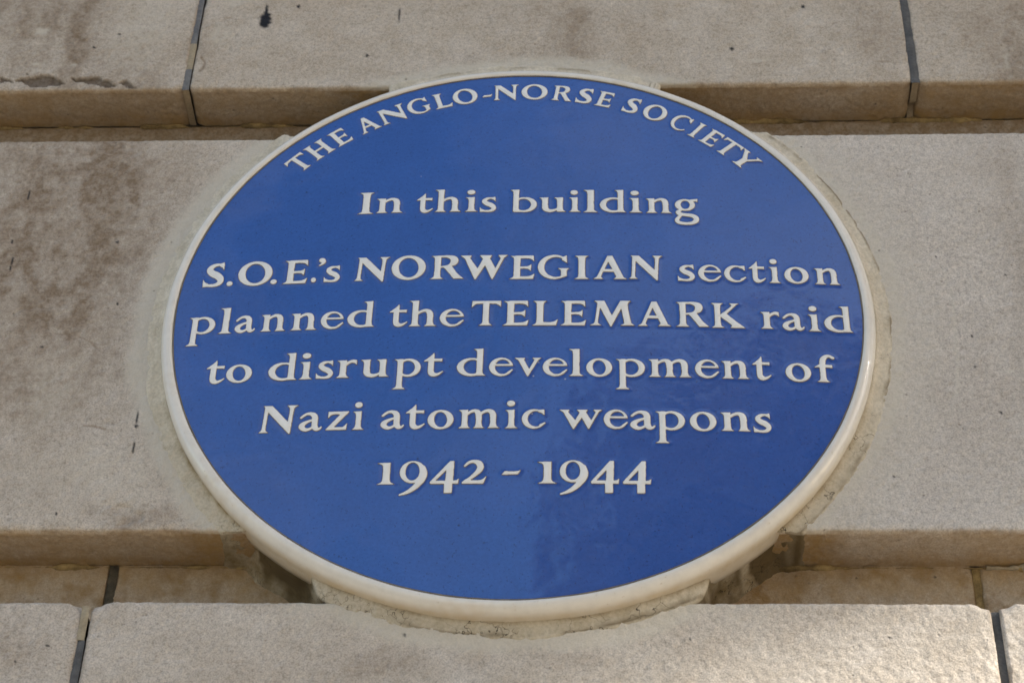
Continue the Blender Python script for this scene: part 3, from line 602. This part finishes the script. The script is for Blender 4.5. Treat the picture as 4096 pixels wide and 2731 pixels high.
 '4': [('P', [(13.2, 17.4), (16.2, 17.4), (15.8, 2.4), (18.2, 2.8), (19.7, 4.0), (19.2, 0), (15.4, 0), (15.4, -6.4), (14.8, -7), (9.8, -7), (9.9, 0), (.4, 0), (0, 1.4)]), ('-P', [(3.8, 2.4), (10.5, 2.4), (10.9, 10.4)])],
}
def contours(F, lev, xs, zs):
    """marching squares; returns closed loops of points"""
    B = F > lev; segs = {}
    nx, nz = F.shape
    def hp(i, j):  # crossing on edge (i,j)-(i+1,j)
        t = (lev-F[i, j])/(F[i+1, j]-F[i, j]); return ('h', i, j), (xs[i]+t*(xs[i+1]-xs[i]), zs[j])
    def vp(i, j):
        t = (lev-F[i, j])/(F[i, j+1]-F[i, j]); return ('v', i, j), (xs[i], zs[j]+t*(zs[j+1]-zs[j]))
    C = B[:-1, :-1]*1+B[1:, :-1]*2+B[1:, 1:]*4+B[:-1, 1:]*8
    tab = {1: [('L', 'D')], 2: [('D', 'R')], 3: [('L', 'R')], 4: [('R', 'U')], 5: [('L', 'U'), ('R', 'D')], 6: [('D', 'U')], 7: [('L', 'U')], 8: [('U', 'L')], 9: [('U', 'D')], 10: [('D', 'L'), ('U', 'R')], 11: [('U', 'R')], 12: [('R', 'L')], 13: [('R', 'D')], 14: [('D', 'L')]}
    pts = {}; nb = {}
    for i, j in zip(*np.nonzero((C > 0) & (C < 15))):
        for a, b in tab[C[i, j]]:
            ks = []
            for e in (a, b):
                k, p = {'D': lambda: hp(i, j), 'U': lambda: hp(i, j+1), 'L': lambda: vp(i, j), 'R': lambda: vp(i+1, j)}[e]()
                pts[k] = p; ks.append(k)
            nb.setdefault(ks[0], []).append(ks[1]); nb.setdefault(ks[1], []).append(ks[0])
    loops = []; seen = set()
    for k in nb:
        if k in seen: continue
        lp = [k]; seen.add(k); cur = k
        while True:
            nx_ = [q for q in nb[cur] if q not in seen]
            if not nx_: break
            cur = nx_[0]; seen.add(cur); lp.append(cur)
        if len(lp) > 5: loops.append(np.array([pts[q] for q in lp]))
    return loops
def raster(ops, st):
    allp = []
    polys = []
    for o in ops:
        k = o[0]; neg = k[0] == '-'; k = k.lstrip('-')
        if k == 'P': p = smooth_path(o[1]); polys.append((neg, 'P', p)); allp += [] if neg else p
        elif k == 'O':
            polys.append((neg, 'O', o[1:]));
            if not neg: allp += [(o[1]-o[3], o[2]-o[4]), (o[1]+o[3], o[2]+o[4])]
        else:
            q = np.array(o[1], float); D = []
            for i in range(len(q)-1):
                p0 = q[max(i-1, 0)]; p1 = q[i]; p2 = q[i+1]; p3 = q[min(i+2, len(q)-1)]
                for t in np.linspace(0, 1, 12, endpoint=False):
                    D.append(.5*((2*p1)+(-p0+p2)*t+(2*p0-5*p1+4*p2-p3)*t*t+(-p0+3*p1-3*p2+p3)*t**3))
            D.append(q[-1]); D = np.array(D); polys.append((neg, 'S', D)); allp += [(d[0]-d[2], d[1]-d[2]) for d in D]+[(d[0]+d[2], d[1]+d[2]) for d in D]
    a = np.array([(p[0], p[1]) for p in allp]); lo = a.min(0)-3.0; hi = a.max(0)+3.0
    xs = np.arange(lo[0], hi[0], st); zs = np.arange(lo[1], hi[1], st); Xg, Zg = np.meshgrid(xs, zs, indexing='ij'); M = np.zeros(Xg.shape, bool)
    for neg, k, p in polys:
        if k == 'P': m = inside(Xg, Zg, p)
        elif k == 'O':
            cx, cz, rx, rz, rot = p; c, s = math.cos(math.radians(rot)), math.sin(math.radians(rot)); dx, dz = Xg-cx, Zg-cz
            u, v = dx*c+dz*s, -dx*s+dz*c; m = (u/rx)**2+(v/rz)**2 < 1
        else:
            m = np.zeros(Xg.shape, bool)
            for d in p: m |= (Xg-d[0])**2+(Zg-d[1])**2 < d[2]**2
        M = M & ~m if neg else M | m
    return M.astype(float), xs, zs
def blur(M, s):
    n = int(3*s)+1; k = np.exp(-.5*(np.arange(-n, n+1)/s)**2); k /= k.sum()
    M = np.apply_along_axis(lambda v: np.convolve(v, k, 'same'), 0, M); return np.apply_along_axis(lambda v: np.convolve(v, k, 'same'), 1, M)
LEV = [(-.46, -.10), (-.20, .60), (.09, .62), (.70, 1.05)]          # distance inside the white edge (mm), height above the face (mm)
def glyph_mesh(ch, wob_seed=0):
    st = .16
    M, xs, zs = raster(G[ch], st)
    Mb = blur(M, .17/st)
    base = contours(Mb, .5, xs, zs)
    E0 = np.concatenate([np.concatenate([l, (l+np.roll(l, -1, 0))/2]) for l in base])
    g = .3; xs2 = np.arange(xs[0]+.3, xs[-1]-.3, g); zs2 = np.arange(zs[0]+.3, zs[-1]-.3, g)
    Xg, Zg = np.meshgrid(xs2, zs2, indexing='ij')
    Q = np.stack([Xg.ravel(), Zg.ravel()], 1); D = np.empty(len(Q))
    for i in range(0, len(Q), 2000):
        q = Q[i:i+2000]; D[i:i+2000] = np.sqrt(((q[:, None]-E0[None])**2).sum(-1).min(1))
    ii = np.clip(((Xg-xs[0])/st).round().astype(int), 0, len(xs)-1); jj = np.clip(((Zg-zs[0])/st).round().astype(int), 0, len(zs)-1)
    sgn = np.where(Mb[ii, jj] > .5, 1, -1); SD = D.reshape(Xg.shape)*sgn
    SD = SD+.12*(vn(Xg*1e-3, Zg*1e-3, .0016, ord(ch) % 50+wob_seed)-.5)          # hand-made unevenness
    V, Ed, hh, lv = [], [], [], []
    for li, (lev, h) in enumerate(LEV):
        for l in contours(SD, lev, xs2, zs2):
            keep = [l[0]]
            for p in l[1:]:
                if np.hypot(*(p-keep[-1])) > .17: keep.append(p)
            if np.hypot(*(keep[-1]-keep[0])) < .12: keep.pop()
            if len(keep) < 4: continue
            b0 = len(V); n = len(keep)
            for i, p in enumerate(keep): V.append(Vector(p)); hh.append(h); lv.append(li); Ed.append((b0+i, b0+(i+1) % n))
    vo, eo, fo, ov, _, _ = geometry.delaunay_2d_cdt(V, Ed, [], 0, 1e-5)
    hv = [hh[o_[0]] if o_ else .6 for o_ in ov]; lvv = [lv[o_[0]] if o_ else 2 for o_ in ov]
    def samp(x, z):
        fx = (x-xs2[0])/g; fz = (z-zs2[0])/g; i = int(min(max(fx, 0), len(xs2)-2)); j = int(min(max(fz, 0), len(zs2)-2)); a = fx-i; b = fz-j
        return (SD[i, j]*(1-a)+SD[i+1, j]*a)*(1-b)+(SD[i, j+1]*(1-a)+SD[i+1, j+1]*a)*b
    F = []; mi = []
    for f in fo:
        c = sum((vo[i] for i in f), Vector((0, 0)))/3; s = samp(c.x, c.y)
        if s < LEV[0][0]+.005: continue
        F.append(f); mi.append(1 if min(lvv[i] for i in f) < 2 and s < LEV[2][0] else 0)
    me = bpy.data.meshes.new('letter')
    me.from_pydata([(v.x*1e-3, -h*1e-3, v.y*1e-3) for v, h in zip(vo, hv)], [], F)
    me.materials.append(M_LET); me.materials.append(M_SLIP)
    me.polygons.foreach_set('material_index', mi); me.polygons.foreach_set('use_smooth', [True]*len(F)); me.update()
    bmm = bmesh.new(); bmm.from_mesh(me)
    loose = [v for v in bmm.verts if not v.link_faces]; bmesh.ops.delete(bmm, geom=loose, context='VERTS')
    for f in bmm.faces:
        if f.normal.y > 0: f.normal_flip()
    bmm.to_mesh(me); bmm.free()
    pts = np.concatenate([l for l in contours(SD, 0.0, xs2, zs2)])*1e-3
    return me, pts, (xs2, zs2, SD)
GM = {}; HALO = []
def glyph(ch):
    if ch not in GM: GM[ch] = glyph_mesh(ch)
    return GM[ch]
NAMES = {'.': 'full_stop', '-': 'dash', "'": 'apostrophe', '1': 'numeral', '9': 'numeral', '4': 'numeral', '2': 'numeral'}
def put(ch, x, z, ang, sx, sz):
    """letter with its origin at (x,z) on the domed face"""
    me, _, sd = glyph(ch); HALO.append((sd, x, z, ang, sx, sz))
    nrm = Vector((-2*DB*x/RB**2, -1, -2*DB*z/RB**2)); nrm = Vector((2*DB*x/RB**2*1.0, -1, 2*DB*z/RB**2)).normalized()
    ex = Vector((math.cos(ang), 0, math.sin(ang))); ex = (ex-ex.dot(nrm)*nrm).normalized(); ez = nrm.cross(ex)*-1
    if ez.dot(Vector((-math.sin(ang), 0, math.cos(ang)))) < 0: ez = -ez
    ey = -nrm
    o = bpy.data.objects.new(NAMES.get(ch, 'letter'), me); link(o, plaque)
    o.matrix_local = Matrix(((ex.x*sx, ey.x, ez.x*sz, x), (ex.y*sx, ey.y, ez.y*sz, dome_y(x, z)), (ex.z*sx, ey.z, ez.z*sz, z), (0, 0, 0, 1)))
def fit_line(ox, oy, sc, data, zs=1.0):
    """data: (character, left, right, baseline) read off an enlargement with origin ox,oy and scale sc"""
    for ch, l, r, b in data:
        _, pts, _ = glyph(ch); ul, ur, vb = ox+l/sc, ox+r/sc, oy+b/sc
        x, z = on_dome((ul+ur)/2, vb); s = 1.0; x -= .5*np.ptp(pts[:, 0])
        for _ in range(8):
            def ext(x, s):
                px = x+pts[:, 0]*s; pz = z+pts[:, 1]*zs; py = dome_y(px, pz, .0006)
                u, v = project(np.stack([px, py, pz], 1)); return u.min(), u.max()
            a0, a1 = ext(x, s); k = (ur-ul)/(a1-a0); s *= k
            b0, b1 = ext(x, s); x += ((ul-b0)+(ur-b1))/2/5900
        put(ch, x, z, 0, s, zs)
fit_line(1400, 730, 1.622, [('I', 54, 158, 207), ('n', 170, 338, 200), ('t', 435, 538, 198), ('h', 552, 716, 193), ('i', 745, 825, 192), ('s', 842, 948, 194), ('b', 1045, 1212, 194), ('u', 1230, 1400, 194),
    ('i', 1420, 1495, 194), ('l', 1515, 1606, 196), ('d', 1620, 1790, 196), ('i', 1812, 1895, 198), ('n', 1920, 2085, 201), ('g', 2107, 2265, 204)], .985)
fit_line(780, 1000, 1.809, [('S', 54, 218, 270), ('.', 228, 272, 264), ('O', 313, 562, 258), ('.', 545, 592, 250), ('E', 632, 820, 246), ('.', 838, 875, 237), ("'", 897, 948, 240), ('s', 930, 1050, 234), ('N', 1152, 1412, 225), ('O', 1422, 1670, 216), ('R', 1697, 1940, 212), ('W', 1925, 2262, 210)])
fit_line(2060, 1000, 1.782, [('E', -40, 138, 210), ('G', 162, 385, 208), ('I', 427, 525, 210), ('A', 557, 795, 210), ('N', 814, 1048, 210), ('s', 1160, 1282, 224), ('e', 1305, 1470, 225), ('c', 1490, 1648, 229), ('t', 1665, 1788, 233), ('i', 1808, 1895, 238), ('o', 1919, 2093, 240), ('n', 2130, 2318, 249)])
fit_line(720, 1190, 1.993, [('p', 42, 283, 293), ('l', 300, 410, 290), ('a', 435, 598, 282), ('n', 640, 835, 271), ('n', 880, 1083, 262), ('e', 1122, 1305, 250), ('d', 1334, 1545, 238), ('t', 1672, 1812, 233), ('h', 1824, 2038, 231), ('e', 2070, 2262, 230)])
fit_line(1860, 1190, 1.489, [('T', 40, 215, 168), ('E', 225, 378, 168), ('L', 402, 552, 168), ('E', 569, 720, 168), ('M', 744, 1008, 168), ('A', 1030, 1226, 172), ('R', 1257, 1453, 176), ('K', 1466, 1668, 183), ('r', 1760, 1870, 188), ('a', 1890, 2023, 198), ('i', 2042, 2122, 203), ('d', 2139, 2312, 208)])
fit_line(800, 1380, 1.8375, [('t', 50, 185, 284), ('o', 192, 383, 276), ('d', 502, 710, 261), ('i', 724, 822, 254), ('s', 850, 980, 249), ('r', 997, 1155, 242), ('u', 1187, 1385, 236), ('p', 1412, 1623, 233), ('t', 1647, 1786, 230), ('d', 1887, 2095, 228), ('e', 2124, 2300, 227)])
fit_line(2060, 1380, 1.809, [('v', 0, 190, 222), ('e', 200, 378, 224), ('l', 390, 493, 226), ('o', 515, 703, 228), ('p', 730, 940, 231), ('m', 967, 1278, 234), ('e', 1302, 1475, 238), ('n', 1494, 1695, 246), ('t', 1717, 1856, 253), ('o', 1957, 2143, 264), ('f', 2167, 2310, 270)])
fit_line(1000, 1590, 1.96, [('N', 67, 380, 277), ('a', 380, 563, 264), ('z', 592, 778, 256), ('i', 797, 888, 253), ('a', 1022, 1207, 249), ('t', 1222, 1370, 246), ('o', 1392, 1596, 246), ('m', 1634, 1953, 241), ('i', 1997, 2095, 242), ('c', 2130, 2316, 241)])
fit_line(2180, 1590, 2.502, [('w', 147, 568, 310), ('e', 587, 828, 312), ('a', 852, 1105, 322), ('p', 1107, 1400, 326), ('o', 1449, 1716, 334), ('n', 1757, 2057, 338), ('s', 2087, 2266, 352)])
fit_line(1480, 1820, 2.028, [('1', 57, 194, 240), ('9', 232, 465, 236), ('4', 485, 720, 235), ('2', 744, 943, 233), ('-', 1070, 1220, 226), ('1', 1364, 1510, 231), ('9', 1539, 1770, 230), ('4', 1792, 2021, 234), ('4', 2052, 2281, 237)])
# ring of capitals along the top edge: (character, left point, right point) on the photograph
ARC = [((1100, 300, 2.352), [('T', (80, 845), (262, 748)), ('H', (376, 802), (570, 698)), ('E', (592, 676), (735, 598)), ('A', (822, 560), (1002, 482)), ('N', (1018, 471), (1197, 278)), ('G', (1240, 312), (1467, 300)),
        ('L', (1515, 322), (1668, 262)), ('O', (1668, 205), (1908, 210)), ('-', (1950, 187), (2037, 152)), ('N', (2057, 237), (2292, 92))]),
       ((2100, 300, 2.352), [('O', (-33, 170), (213, 162)), ('R', (243, 237), (433, 248)), ('S', (467, 255), (648, 175)), ('E', (645, 290), (845, 200)), ('S', (900, 338), (1105, 258)), ('O', (1105, 350), (1346, 370)),
        ('C', (1360, 450), (1594, 430)), ('I', (1532, 560), (1706, 492)), ('E', (1632, 612), (1872, 592)), ('T', (1882, 605), (2052, 702)), ('Y', (2062, 690), (2236, 826))])]
for (ox, oy, sc), data in ARC:
    for ch, a, b in data:
        xa, za = on_dome(ox+a[0]/sc, oy+a[1]/sc); xb, zb = on_dome(ox+b[0]/sc, oy+b[1]/sc)
        ta, tb = math.atan2(xa, za), math.atan2(xb, zb); ra, rb_ = math.hypot(xa, za), math.hypot(xb, zb)
        me, pts, _ = glyph(ch); tm = (ta+tb)/2
        r0 = .2073; la, lb = ra*math.sin(ta-tm), rb_*math.sin(tb-tm)
        s = (lb-la)/np.ptp(pts[:, 0]); s = min(max(s, .6), 1.05)
        off = (la+lb)/2-s*(pts[:, 0].min()+pts[:, 0].max())/2
        ex = (math.cos(tm), -math.sin(tm)); er = (math.sin(tm), math.cos(tm))
        put(ch, er[0]*r0+ex[0]*off, er[1]*r0+ex[1]*off, -tm, s, .78)

# blue face: the glaze swells slightly against every letter
nr, na = 240, 1300
rs = np.concatenate([np.linspace(0, .2, 30)[:-1]*.25, np.linspace(.05, RB-.0002, nr)]); th = np.linspace(0, 2*math.pi, na, endpoint=False)
T, Rr = np.meshgrid(th, rs, indexing='ij'); X = Rr*np.cos(T); Z = Rr*np.sin(T)
lift = np.zeros_like(X); xf, zf, lf = X.ravel(), Z.ravel(), lift.ravel()
order = np.argsort(zf); zsort = zf[order]
for (xs2, zs2, SD), ox, oz, ang, sx, sz in HALO:
    i0, i1 = np.searchsorted(zsort, [oz-.045, oz+.045]); idx = order[i0:i1]; idx = idx[np.abs(xf[idx]-ox) < .05]
    dx, dz = xf[idx]-ox, zf[idx]-oz; c, s_ = math.cos(ang), math.sin(ang)
    u = (dx*c+dz*s_)/sx*1e3; v = (-dx*s_+dz*c)/sz*1e3
    fi = (u-xs2[0])/.3; fj = (v-zs2[0])/.3; ok = (fi > 0) & (fi < len(xs2)-1.01) & (fj > 0) & (fj < len(zs2)-1.01)
    idx = idx[ok]; fi = fi[ok]; fj = fj[ok]; a = fi.astype(int); b = fj.astype(int); fa = fi-a; fb = fj-b
    sdv = (SD[a, b]*(1-fa)+SD[a+1, b]*fa)*(1-fb)+(SD[a, b+1]*(1-fa)+SD[a+1, b+1]*fa)*fb
    lf[idx] = np.maximum(lf[idx], sstep(-2.4, -.2, sdv))
lift = lf.reshape(X.shape)
Yd = dome_y(X, Z)-.00030*(fbm(X, Z, .05, 3, 2)-.5)-.00028*lift*(.6+.8*fbm(X, Z, .02, 7, 3))
me = mesh_np('face', np.stack([X, Yd, Z], -1).reshape(-1, 3), grid_faces(na, len(rs), True), M_BLUE)
pk = np.zeros(X.shape+(4,)); pk[..., 0] = lift; pk[..., 3] = 1; set_attr(me, 'pool', pk.reshape(-1, 4))
link(bpy.data.objects.new('face', me), plaque)

# ------------------------------------------------------------------ pavement and street trees (outside the picture: they shade and light the wall)
m, t, b = new_mat('paving', .85); P = geo_pos(t)
t.links.new(mix(t, (.42, .36, .28), (.34, .30, .24), noise(t, P, 3, 6)), b.inputs['Base Color']); M_PAVE = m
me = mesh_np('pavement', [(-120, -120, 0), (120, -120, 0), (120, .42, 0), (-120, .42, 0)], [(0, 1, 2, 3)], M_PAVE); pv = link(bpy.data.objects.new('pavement', me)); pv['kind'] = 'structure'
m, t, b = new_mat('leaf', .6, (.09, .10, .05)); M_LEAF = m
m, t, b = new_mat('autumn_leaf', .6, (.78, .64, .50)); M_LEAF2 = m
m, t, b = new_mat('bark', .9, (.12, .09, .06)); M_BARK = m
def tree(base, cc, rad, nleaf, size, label, keep=None, leaf=None, boxy=False):
    tr = empty('street_tree', (base[0], base[1], 0), label, 'tree', 'street trees across the pavement')
    n = nleaf; d = rng.normal(size=(n, 3)); d /= np.linalg.norm(d, axis=1)[:, None]; r = rng.random(n)**(1/2.4)
    if boxy: d /= ((np.abs(d)**4).sum(1)**.25)[:, None]
    k = .8+.35*fbm(np.arctan2(d[:, 1], d[:, 0]), d[:, 2], .7, 3, 3)
    C = np.array(cc)+d*r[:, None]*np.array(rad)*k[:, None]
    if keep is not None: C = C[keep(C)]
    n = len(C); a = rng.normal(size=(n, 3)); a /= np.linalg.norm(a, axis=1)[:, None]; bb = np.cross(a, rng.normal(size=(n, 3))); bb /= np.linalg.norm(bb, axis=1)[:, None]
    s = size*(.7+.6*rng.random(n))[:, None]
    V = np.stack([C-a*s, C-bb*s*.6, C+a*s, C+bb*s*.6], 1).reshape(-1, 3)-np.array([base[0], base[1], 0])
    me = mesh_np('crown', V, np.arange(4*n).reshape(-1, 4), leaf or M_LEAF, False); link(bpy.data.objects.new('crown', me), tr)
    bmm = bmesh.new(); segs = 10; prev = None; top = Vector((cc[0]-base[0], cc[1]-base[1], cc[2]))
    for i in range(9):
        f = i/8; c = Vector((top.x*f*f, top.y*f*f, top.z*f)); rr = .22*(1-f*.75)+(.08 if i == 0 else 0)
        ring_ = [bmm.verts.new(c+Vector((rr*math.cos(q*2*math.pi/segs), rr*math.sin(q*2*math.pi/segs), 0))) for q in range(segs)]
        if prev:
            for q in range(segs): bmm.faces.new((prev[q], prev[(q+1) % segs], ring_[(q+1) % segs], ring_[q]))
        prev = ring_
    me = bpy.data.meshes.new('trunk'); bmm.to_mesh(me); bmm.free(); me.materials.append(M_BARK); link(bpy.data.objects.new('trunk', me), tr)
S = np.array(SUN)
def keep_shade(C):
    t_ = C[:, 1]/S[1]; x = C[:, 0]-t_*S[0]; z = C[:, 2]-t_*S[2]-HC           # where the leaf's shadow falls on the wall
    lim = -.233+.21*(x-.20)+.018*(fbm(x, z*0, .25, 5, 3)-.5)
    return z > np.maximum(lim, -9)
c1 = np.array([0, 0, HC+1.75])+S*9.0
tree((c1[0]+.6, c1[1]-.5), c1, (3.4, 2.6, 2.3), 120000, .042, 'leafy street tree just right of the wall whose shade covers the plaque', keep_shade)
tree((4.3, -8.3), (4.4, -8.2, HC+2.2), (4.6, 2.0, 4.1), 60000, .09, 'tall autumn-brown street tree opposite the wall mirrored in the lower right of the plaque', None, M_LEAF2, True)
